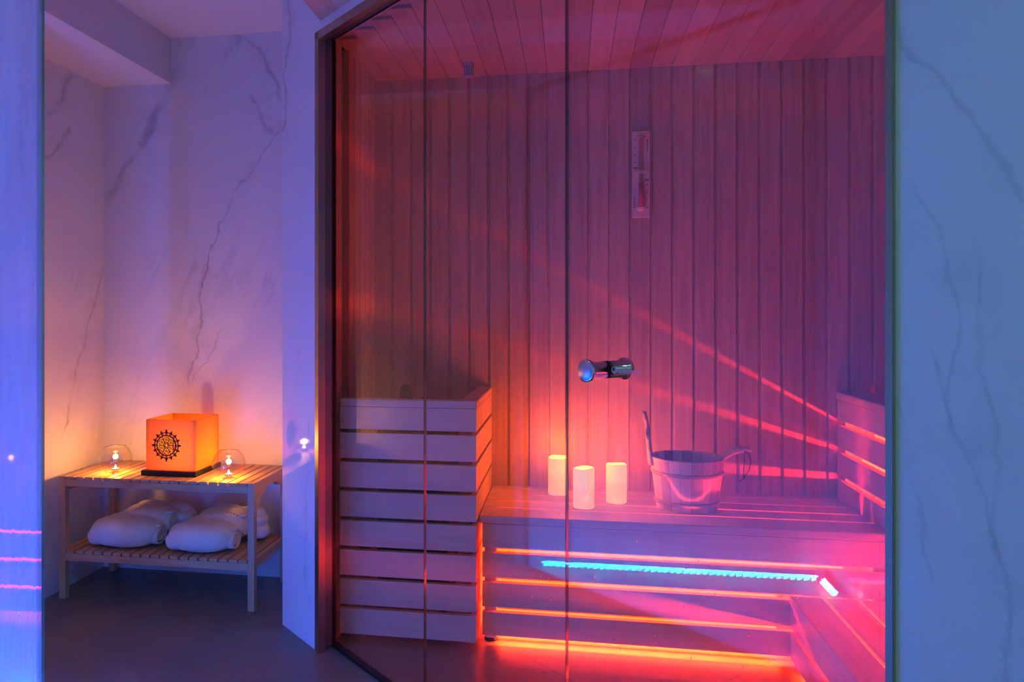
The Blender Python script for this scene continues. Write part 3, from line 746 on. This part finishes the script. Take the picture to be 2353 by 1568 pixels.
pts = [(.02,.0,.06),(.05,-.005,.10),(.085,-.01,.145),(.115,-.012,.178),(.145,-.015,.198),(.175,-.018,.209),(.200,-.02,.210),(.214,-.021,.203)]
b = B(); tube(b, [bc+Vector(p) for p in pts], [(.007,.009),(.008,.010),(.009,.012),(.009,.0125),(.009,.0125),(.009,.012),(.0075,.008),(.002,.002)], 14)
obj('ladle_handle', b, m_light_wood, ld, True)
b = B(); Mb = Matrix.Translation(bc+Vector((.0,0,.045))) @ Matrix.Rotation(.25, 4, 'Y')
lathe(b, [(0,-.025),(.025,-.022),(.038,-.008),(.042,.010),(.039,.010),(.034,-.006),(.022,-.017),(0,-.02)], (0,0,0), 32, Mb); obj('ladle_cup', b, m_light_wood, ld, True)
b = B()
c0 = bc+Vector((.189,-.030,.205))
tube(b, [c0, c0+Vector((.012,-.002,-.008)), c0+Vector((.018,0,-.030)), c0+Vector((.014,.002,-.062)), c0+Vector((.002,.003,-.084)), c0+Vector((-.004,.004,-.094))], .0014, 6)
tube(b, [c0, c0+Vector((-.003,.004,-.012)), c0+Vector((-.001,.004,-.032)), c0+Vector((-.004,.004,-.060)), c0+Vector((-.004,.004,-.094)), c0+Vector((-.011,.004,-.101)), c0+Vector((-.018,.004,-.107))], .0014, 6)
bmesh.ops.create_icosphere(b, subdivisions=1, radius=.0034, matrix=Matrix.Translation(c0+Vector((-.004,.004,-.094))))
obj('cord', b, simple('dark_cord', (.012,.012,.02), .8), ld, True)

# ------------------------------------------------------------------ sand timer on the back wall
tx0, tx1, tz0, tz1 = .234, .300, 1.476, 1.806
yt = YW - .0005
tm = thing('sand_timer', 'wooden fifteen minute sand timer hanging on the back board wall', 'sand timer', ((tx0+tx1)/2, yt, tz0))
xc = (tx0+tx1)/2 - .001
m_tw = wood('timer_wood', (.86,.72,.55), (.76,.60,.43), 'Z')
b = B(); box(b, tx0, tx1, yt-.012, yt, tz0, tz1, .002); obj('backboard', b, m_tw, tm)
def barrel(bm, z0, z1, r, flip):
    M = Matrix.Translation((xc, yt-.012, 0))
    n = 14; rings = []
    for t in range(9):
        q = t/8; z = z0 + (z1-z0)*q
        rr = r*math.sqrt(max(0, 1-(q if flip else 1-q)**2))**.7 + .0005
        rings.append([bm.verts.new(M @ Vector((rr*math.cos(PI+PI*k/n), rr*1.0*math.sin(PI+PI*k/n), z))) for k in range(n+1)])
    for i in range(8):
        for k in range(n): bm.faces.new((rings[i][k], rings[i][k+1], rings[i+1][k+1], rings[i+1][k]))
    bm.faces.new(rings[0]); bm.faces.new(rings[-1][::-1])
b = B(); barrel(b, tz0+.022, tz0+.038, .0165, False); obj('end_knob', b, m_tw, tm, True)
b = B(); barrel(b, tz1-.028, tz1-.012, .0165, True); obj('end_knob', b, m_tw, tm, True)
zm = (tz0+tz1)/2 + .006
b = B(); box(b, xc-.026, xc+.026, yt-.026, yt-.012, zm-.004, zm+.006, .002); obj('centre_clip', b, m_tw, tm)
def thin_glass():
    return pane('vial_glass', (.95,.96,.97), 1.4)
m_vial = thin_glass()
b = B(); lathe(b, [(0,tz0+.038),(.011,tz0+.038),(.011,zm-.012),(.003,zm-.004),(.003,zm+.004),(.011,zm+.012),(.011,tz1-.028),(0,tz1-.028)], (xc, yt-.024, 0), 24)
obj('glass_vial', b, m_vial, tm, True)
b = B(); lathe(b, [(0,tz0+.039),(.0095,tz0+.039),(.0095,tz0+.128),(.004,tz0+.131),(0,tz0+.132)], (xc, yt-.024, 0), 20)
obj('sand', b, simple('red_sand', (.62,.10,.08), .9), tm, True)
m_ink = simple('ink', (.05,.03,.03), .6)
def wallM(x, z, rot=0):
    return Matrix.Translation((x, yt-.0124, z)) @ Matrix.Rotation(PI/2, 4, 'X') @ Matrix.Rotation(rot, 4, 'Z')
for i, ch in enumerate('SAUNA'):
    text('lettering', ch, .010, wallM(tx0+.0085, tz0+.078-.0095*i-.004), m_ink, tm, align='CENTER', bold=.0002)
    text('lettering', ch, .010, wallM(tx1-.0095, tz1-.075+.0095*i+.004, PI), m_ink, tm, align='CENTER', bold=.0002)
for i, ch in enumerate(('0','5','10','15')):
    text('lettering', ch, .0085, wallM(tx1-.011, tz0+.034+.029*i), m_ink, tm, align='CENTER', bold=.0002)
    text('lettering', ch, .0085, wallM(tx0+.010, tz1-.030-.029*i, PI), m_ink, tm, align='CENTER', bold=.0002)
text('lettering', 'MIN', .0085, wallM(tx1-.011, tz0+.140), m_ink, tm, align='CENTER', bold=.0002)
text('lettering', 'MIN', .0085, wallM(tx0+.011, tz1-.138, PI), m_ink, tm, align='CENTER', bold=.0002)

# ------------------------------------------------------------------ sensor cage on the sauna ceiling
sv = thing('ceiling_sensor', 'small ribbed plastic sensor housing on the sauna ceiling', 'sensor', (-.375, 2.92, SC))
m_pl = simple('grey_plastic', (.45,.45,.5), .5)
b = B(); lathe(b, [(0,0),(.020,0),(.020,-.014),(0,-.014)], (-.375, 2.92, SC), 24); obj('sensor_base', b, m_pl, sv, False)
b = B()
for k in range(12):
    a = 2*PI*k/12; x, y = -.375+.017*math.cos(a), 2.92+.017*math.sin(a)
    box(b, x-.002, x+.002, y-.002, y+.002, SC-.048, SC-.014)
obj('sensor_ribs', b, m_pl, sv)
b = B(); lathe(b, [(0,-.048),(.019,-.048),(.018,-.053),(0,-.055)], (-.375, 2.92, SC), 24); obj('sensor_cap', b, m_pl, sv, True)

# ------------------------------------------------------------------ slatted bench table in the alcove
X0, X1, Y0, Y1, TH = -1.952, -1.152, 2.742, 3.098, .478
m_tbl_x = wood('bench_wood_x', (.62,.36,.20), (.48,.26,.13), 'X', rough=.42)
m_tbl_y = wood('bench_wood_y', (.62,.36,.20), (.48,.26,.13), 'Y', .0404, 'X', X0+.004, rough=.42, vary=.08)
m_tbl_z = wood('bench_wood_z', (.62,.36,.20), (.48,.26,.13), 'Z', rough=.42)
tb = thing('slatted_bench', 'brown wooden slatted bench with lower shelf in the alcove', 'bench', (X0, Y0, 0))
L = .026
for x, y in ((X0,Y0),(X1-L,Y0),(X0,Y1-L),(X1-L,Y1-L)):
    b = B(); box(b, x, x+L, y, y+L, .002, TH, .0015); obj('leg', b, m_tbl_z, tb)
    
def shelf(name, zt, apr):
    n = 19; x0, x1 = X0+L, X1-L; 
    b = B(); pit = (x1-x0)/n
    for k in range(n): box(b, x0+k*pit+.0035, x0+(k+1)*pit-.0035, Y0+.001, Y1-.001, zt-.011, zt, .001, seg=1)
    obj(name, b, m_tbl_y, tb)
    for ya in (Y0+.001, Y1-.019):
        b = B(); box(b, x0, x1, ya, ya+.018, zt-.011-apr, zt-.0112, .001); obj('apron', b, m_tbl_x, tb)
    for xa, xb in ((X0+.002, X0+L-.004), (X1-L+.004, X1-.002)):
        b = B()
        if zt > .3:
            ys = [Y0+L, Y0+L+.07, Y0+L+.085, Y0+L+.105, Y1-L-.105, Y1-L-.085, Y1-L-.07, Y1-L]
            dz = [.058,.058,.052,.036,.036,.052,.058,.058]
            for i in range(7):
                hexa(b, [(xa,ys[i],zt-dz[i]),(xb,ys[i],zt-dz[i]),(xb,ys[i+1],zt-dz[i+1]),(xa,ys[i+1],zt-dz[i+1]),(xa,ys[i],zt),(xb,ys[i],zt),(xb,ys[i+1],zt),(xa,ys[i+1],zt)])
        else: box(b, xa, xb, Y0+L, Y1-L, zt-.034, zt, .001)
        obj('side_rail', b, m_tbl_y, tb)
shelf('top_slats', TH-.001, .026)
shelf('shelf_slats', .191, .028)

# ------------------------------------------------------------------ bathrobes
m_terry = simple('terry_cloth', (.78,.75,.72), .95, spec=.1, bump=.4, bscale=420)
def ell(bm, c, r, rot=0, tilt=0, p=2.0, sub=4):
    vs = bmesh.ops.create_icosphere(bm, subdivisions=sub, radius=1)['verts']
    M = Matrix.Translation(c) @ Matrix.Rotation(rot, 4, 'Z') @ Matrix.Rotation(tilt, 4, 'X')
    for v in vs:
        q = v.co; 
        s = (abs(q.x)**p + abs(q.y)**p + abs(q.z)**p)**(-1/p)
        v.co = M @ Vector((q.x*s*r[0], q.y*s*r[1], q.z*s*r[2]))
def cloth_obj(name, bm, parent, vox=.006, disp=.006, seed=0):
    o = obj(name, bm, m_terry, parent, True)
    rm = o.modifiers.new('fuse', 'REMESH'); rm.mode = 'VOXEL'; rm.voxel_size = vox; rm.use_smooth_shade = True
    sm = o.modifiers.new('soften', 'SMOOTH'); sm.iterations = 5; sm.factor = .6
    tx = bpy.data.textures.new('folds%d' % seed, 'CLOUDS'); tx.noise_scale = .07; tx.noise_depth = 1
    dp = o.modifiers.new('folds', 'DISPLACE'); dp.texture = tx; dp.strength = disp; dp.mid_level = .5
    return o
def robe(c, label, w, rot, seed):
    z = c[2]
    r = thing('bathrobe', label, 'bathrobe', c, 'folded bathrobes on the lower shelf')
    Mr = Matrix.Translation(c) @ Matrix.Rotation(rot, 4, 'Z')
    def P_(x, y, zz): return Mr @ Vector((x, y, zz))
    # front bundle: thick rounded fold, a second one behind it
    b = B()
    ell(b, P_(-.005, .095, .058), (w, .105, .057), rot, .04, 2.7)
    ell(b, P_(.035, .175, .076), (w*.84, .085, .062), rot, .03, 2.6)
    ell(b, P_(-w*.80, .080, .040), (.040, .07, .038), rot, 0, 2.3)
    body = cloth_obj('folded_body', b, r, .0055, .008, seed)
    # rolled cuffs with open ends at the right side
    def roll(cy, cz, rr, x0, x1, turns=1.6):
        b = B(); n = 34; th = .0065; rows = []
        for k in range(n+1):
            t = k/n; a = PI*.6 - turns*2*PI*t; ra = rr*(1-.58*t)
            y, zz = cy+ra*1.25*math.cos(a), cz+ra*math.sin(a)
            rows.append([b.verts.new(P_(x, y+q*th/2*math.cos(a), zz+q*th/2*math.sin(a))) for q, x in ((-1,x0),(1,x0),(1,x1),(-1,x1))])
        for i in range(n):
            for k in range(4): b.faces.new((rows[i][k], rows[i][(k+1)%4], rows[i+1][(k+1)%4], rows[i+1][k]))
        b.faces.new(rows[0]); b.faces.new(rows[-1][::-1])
        obj('rolled_cuff', b, m_terry, r, True)
    roll(.075, .046, .040, w*.72, w*.985); roll(.155, .078, .042, w*.80, w*1.06, 1.4)
    # belt band draped over the second fold
    b = B(); rows = []
    for k in range(25):
        a = PI*k/24; ca_, sa_ = math.cos(a), math.sin(a)
        q = (abs(ca_)**2.6+abs(sa_)**2.6)**(-1/2.6)
        xx, zz = .035 - (w*.84+.003)*ca_*q, .070 + .070*sa_*q
        zi = .070 + .060*sa_*q; xi = .035 - (w*.84-.008)*ca_*q
        rows.append([b.verts.new(P_(xx, .185, zz)), b.verts.new(P_(xx, .222, zz-.003)), b.verts.new(P_(xi, .222, zi)), b.verts.new(P_(xi, .185, zi))])
    for i in range(24):
        for k in range(4): b.faces.new((rows[i][k], rows[i][(k+1)%4], rows[i+1][(k+1)%4], rows[i+1][k]))
    b.faces.new(rows[0]); b.faces.new(rows[-1][::-1])
    obj('belt', b, m_terry, r, True)
    # collar and shoulders at the back
    b = B()
    ell(b, P_(.085, .255, .070), (w*.80, .055, .055), rot, 0, 2.6)
    ell(b, P_(.02, .245, .118), (w*.50, .035, .022), rot, -.15, 2.4)
    ell(b, P_(.12, .255, .105), (w*.45, .040, .026), rot+.15, 0, 2.6)
    ell(b, P_(w*.80+.050, .240, .082), (.040, .045, .022), rot, 0, 2.8)
    ell(b, P_(w*.80+.058, .235, .034), (.042, .045, .026), rot, 0, 2.8)
    cloth_obj('collar', b, r, .0055, .006, seed+20)
    if seed == 2:      # small stitched letters on top of the bundle
        dg = bpy.context.evaluated_depsgraph_get(); ev = body.evaluated_get(dg)
        b = B()
        for k in range(4):
            p0 = P_(.070+.0125*k, .135, .4); ok, hit, nr, ix = ev.ray_cast(p0 - wl(body), Vector((0,0,-1)))
            if ok: boxm(b, Matrix.Translation(hit + wl(body)) @ Matrix.Rotation(.5*(k%2), 4, 'Z'), .0042, .0014, .0012)
        obj('stitched_letters', b, simple('stitching', (.10,.09,.12), .8), r)
    return r
robe((-1.720, 2.770, .1915), 'folded white towelling bathrobe on the left of the lower shelf', .142, .03, 1)
robe((-1.392, 2.762, .1915), 'folded white towelling bathrobe on the right of the lower shelf, with small stitched letters', .132, .05, 2)

# ------------------------------------------------------------------ wax lantern
LX0, LX1, LY0, LY1 = -1.634, -1.426, 2.825, 3.025
lz = TH-.001
ln = thing('wax_lantern', 'square amber wax lantern with a dark round filigree ornament, on the slatted bench', 'lantern', ((LX0+LX1)/2, (LY0+LY1)/2, lz))
b = B(); box(b, LX0-.014, LX1+.008, LY0-.014, LY1+.008, lz, lz+.020, .002); obj('base', b, simple('black_base', (.006,.005,.004), .5), ln)
def wax_mat():
    m, nt, out = newmat('amber_wax')
    tc = N(nt, 'ShaderNodeNewGeometry')
    no = N(nt, 'ShaderNodeTexNoise'); no.inputs['Scale'].default_value = 9; no.inputs['Detail'].default_value = 3; lk(nt, tc.outputs['Position'], no.inputs['Vector'])
    cr = N(nt, 'ShaderNodeValToRGB'); lk(nt, no.outputs[0], cr.inputs[0]); cr.color_ramp.elements[0].color = (.95,.44,.065,1); cr.color_ramp.elements[1].color = (1.0,.56,.11,1)
    di = N(nt, 'ShaderNodeBsdfDiffuse'); lk(nt, cr.outputs[0], di.inputs[0])
    tl = N(nt, 'ShaderNodeBsdfTranslucent'); lk(nt, cr.outputs[0], tl.inputs[0])
    mx = N(nt, 'ShaderNodeMixShader'); mx.inputs[0].default_value = .72; lk(nt, di.outputs[0], mx.inputs[1]); lk(nt, tl.outputs[0], mx.inputs[2])
    gl = N(nt, 'ShaderNodeBsdfGlossy'); gl.inputs['Roughness'].default_value = .35
    m2 = N(nt, 'ShaderNodeMixShader'); m2.inputs[0].default_value = .04; lk(nt, mx.outputs[0], m2.inputs[1]); lk(nt, gl.outputs[0], m2.inputs[2])
    lk(nt, m2.outputs[0], out.inputs[0]); return m
m_wax = wax_mat()
z0, z1 = lz+.0202, lz+.0202+.197; t = .010
fcx, fcz, fr_ = LX0+.087, lz+.118, .036
# walls; the front one has a round hole behind the ornament
b = B()
def front_face(y):
    n = 48; cir = [b.verts.new((fcx+fr_*math.cos(2*PI*k/n), y, fcz+fr_*math.sin(2*PI*k/n))) for k in range(n)]
    outl = []
    for k in range(n):
        a = 2*PI*k/n; dx, dz = math.cos(a), math.sin(a); ts = []
        if dx > 1e-9: ts.append((LX1-fcx)/dx)
        if dx < -1e-9: ts.append((LX0-fcx)/dx)
        if dz > 1e-9: ts.append((z1-fcz)/dz)
        if dz < -1e-9: ts.append((z0-fcz)/dz)
        q = min(ts); outl.append(b.verts.new((fcx+dx*q, y, fcz+dz*q)))
    corners = [(LX1,z1),(LX0,z1),(LX0,z0),(LX1,z0)]
    for k in range(n):
        k2 = (k+1) % n; a, c = outl[k], outl[k2]
        f = [cir[k], a]
        if abs(a.co.x-c.co.x) > 1e-6 and abs(a.co.z-c.co.z) > 1e-6:
            cc = min(corners, key=lambda q: (q[0]-a.co.x)**2+(q[1]-a.co.z)**2+(q[0]-c.co.x)**2+(q[1]-c.co.z)**2)
            f.append(b.verts.new((cc[0], y, cc[1])))
        f += [c, cir[k2]]; b.faces.new(f)
    return cir
c1 = front_face(LY0); c2 = front_face(LY0+t)
for k in range(48): b.faces.new((c1[k], c1[(k+1)%48], c2[(k+1)%48], c2[k]))
box(b, LX0, LX0+t, LY0+t, LY1, z0, z1); box(b, LX1-t, LX1, LY0+t, LY1, z0, z1); box(b, LX0+t, LX1-t, LY1-t, LY1, z0, z1)
for xa, xb in ((LX0, LX1),):   # top edge of the front wall
    f = [b.verts.new(q) for q in ((LX0,LY0,z1),(LX1,LY0,z1),(LX1,LY0+t,z1),(LX0,LY0+t,z1))]; b.faces.new(f)
for xx in (LX0, LX1):
    f = [b.verts.new(q) for q in ((xx,LY0,z0),(xx,LY0+t,z0),(xx,LY0+t,z1),(xx,LY0,z1))]; b.faces.new(f)
bmesh.ops.remove_doubles(b, verts=b.verts, dist=1e-5)
obj('wax_walls', b, m_wax, ln)
# filigree ornament
b = B(); yo = LY0-.0035
def ring(cx, cz, r0, r1, n=40, a0=0, a1=2*PI, y=yo, th=.003):
    for k in range(n):
        A, D = a0+(a1-a0)*k/n, a0+(a1-a0)*(k+1)/n
        p = [(cx+r0*math.cos(A),cz+r0*math.sin(A)),(cx+r1*math.cos(A),cz+r1*math.sin(A)),(cx+r1*math.cos(D),cz+r1*math.sin(D)),(cx+r0*math.cos(D),cz+r0*math.sin(D))]
        hexa(b, [(x,y,z) for x,z in p]+[(x,y+th,z) for x,z in p])
ring(fcx, fcz, .037, .041); ring(fcx, fcz, .048, .051); ring(fcx, fcz, .0055, .0085, 20)
for k in range(16):
    a = 2*PI*k/16
    ring(fcx+.0445*math.cos(a), fcz+.0445*math.sin(a), .0022, .0042, 10)
    a2 = a + PI/16
    r0, r1 = .050, .061 if k % 4 else .064
    p = [(r0, a-.10), (r1-.005, a-.045), (r1, a), (r1-.005, a+.045), (r0, a+.10)]
    q = [(fcx+r*math.cos(t_), fcz+r*math.sin(t_)) for r, t_ in p]
    lo = [b.verts.new((x,yo,z)) for x,z in q]; hi = [b.verts.new((x,yo+.003,z)) for x,z in q]
    b.faces.new(lo); b.faces.new(hi[::-1])
    for i in range(5): b.faces.new((lo[i], lo[(i+1)%5], hi[(i+1)%5], hi[i]))
for k in range(6):
    a = 2*PI*k/6 + PI/6
    cx, cz = fcx+.0225*math.cos(a), fcz+.0225*math.sin(a)
    ring(cx, cz, .0105, .0125, 22); ring(cx, cz, .0022, .0042, 12)
    for j in range(6):
        aj = 2*PI*j/6 + a
        A = Vector((cx+.004*math.cos(aj), cz+.004*math.sin(aj))); D = Vector((cx+.0108*math.cos(aj), cz+.0108*math.sin(aj))); n_ = Vector((-(D-A).y, (D-A).x)).normalized()*.0008
        p = [A-n_, A+n_, D+n_, D-n_]; hexa(b, [(q.x,yo,q.y) for q in p]+[(q.x,yo+.003,q.y) for q in p])
    am = a + PI/6
    A = Vector((fcx+.008*math.cos(am), fcz+.008*math.sin(am))); D = Vector((fcx+.0375*math.cos(am), fcz+.0375*math.sin(am))); n_ = Vector((-(D-A).y, (D-A).x)).normalized()*.0009
    p = [A-n_, A+n_, D+n_, D-n_]; hexa(b, [(q.x,yo,q.y) for q in p]+[(q.x,yo+.003,q.y) for q in p])
obj('ornament', b, simple('ornament_metal', (.03,.012,.02), .5, .3), ln)
def tealight(x, y, z, parent, k, W, s=1.0, col=(1.0,.40,.05)):
    b = B(); lathe(b, [(0,0),(.0185*s,0),(.019*s,.014*s),(.0182*s,.014*s),(.0180*s,.010*s),(0,.010*s)], (x,y,z), 32); cup = obj('tealight_cup', b, m_chrome, parent, True)
    b = B(); lathe(b, [(0,.0102*s),(.0178*s,.0102*s),(.0178*s,.0125*s),(0,.0125*s)], (x,y,z), 28); obj('wax', b, emis('wax_glow', (1.0,.62,.22), 9), parent, True)  # wax disc emits, imitating the bright glow around the flame
    b = B(); lathe(b, [(0,.0126*s),(.003*s,.015*s),(.0052*s,.018*s),(.0045*s,.022*s),(.0020*s,.028*s),(0,.032*s)], (x,y,z), 16); obj('flame', b, emis('flame', (1.0,.60,.22), k), parent, True)
    l = bpy.data.lights.new('flame_light', 'POINT'); l.energy = W; l.color = col; l.shadow_soft_size = .010
    lo = bpy.data.objects.new('flame_light', l); C.objects.link(lo); lo.parent = parent; lo.location = Vector((x,y,z+.05*s)) - wl(parent)
tealight(LX1-.045, LY1-.065, lz+.0202, ln, 60, 2.6, 1.1, (1.0,.40,.06))

# ------------------------------------------------------------------ glass bowls with tealights
m_bowl = pane('bowl_glass', (.985,.985,.985), 1.3)
def bowl(cx, cy, label):
    z = lz
    r = thing('glass_bowl', label, 'candle holder', (cx, cy, z), 'round glass bowls with tealights')
    R = .063; b = B()
    out_, inn = [], []
    a0, a1 = -PI/2+.52, PI/2-.66
    zc = R*math.sin(-a0) 
    for k in range(19):
        a = a0+(a1-a0)*k/18; out_.append((R*math.cos(a), zc+R*math.sin(a))); inn.append(((R-.0022)*math.cos(a), zc+(R-.0022)*math.sin(a)+.0008))
    prof = [(0,0)] + out_ + inn[::-1] + [(0,.003)]
    lathe(b, prof, (cx,cy,z), 56)
    obj('bowl', b, m_bowl, r, True)
    tl = thing('tealight', 'lit tealight inside the ' + ('left' if cx < -1.5 else 'right') + ' glass bowl', 'tealight', (cx, cy, z+.0032), 'tealights in the glass bowls')
    tealight(cx, cy, z+.0062, tl, 90, 2.5, .8)
bowl(-1.777, 2.845, 'round clear glass bowl with a lit tealight, left of the amber lantern')
bowl(-1.290, 2.825, 'round clear glass bowl with a lit tealight, right of the amber lantern')
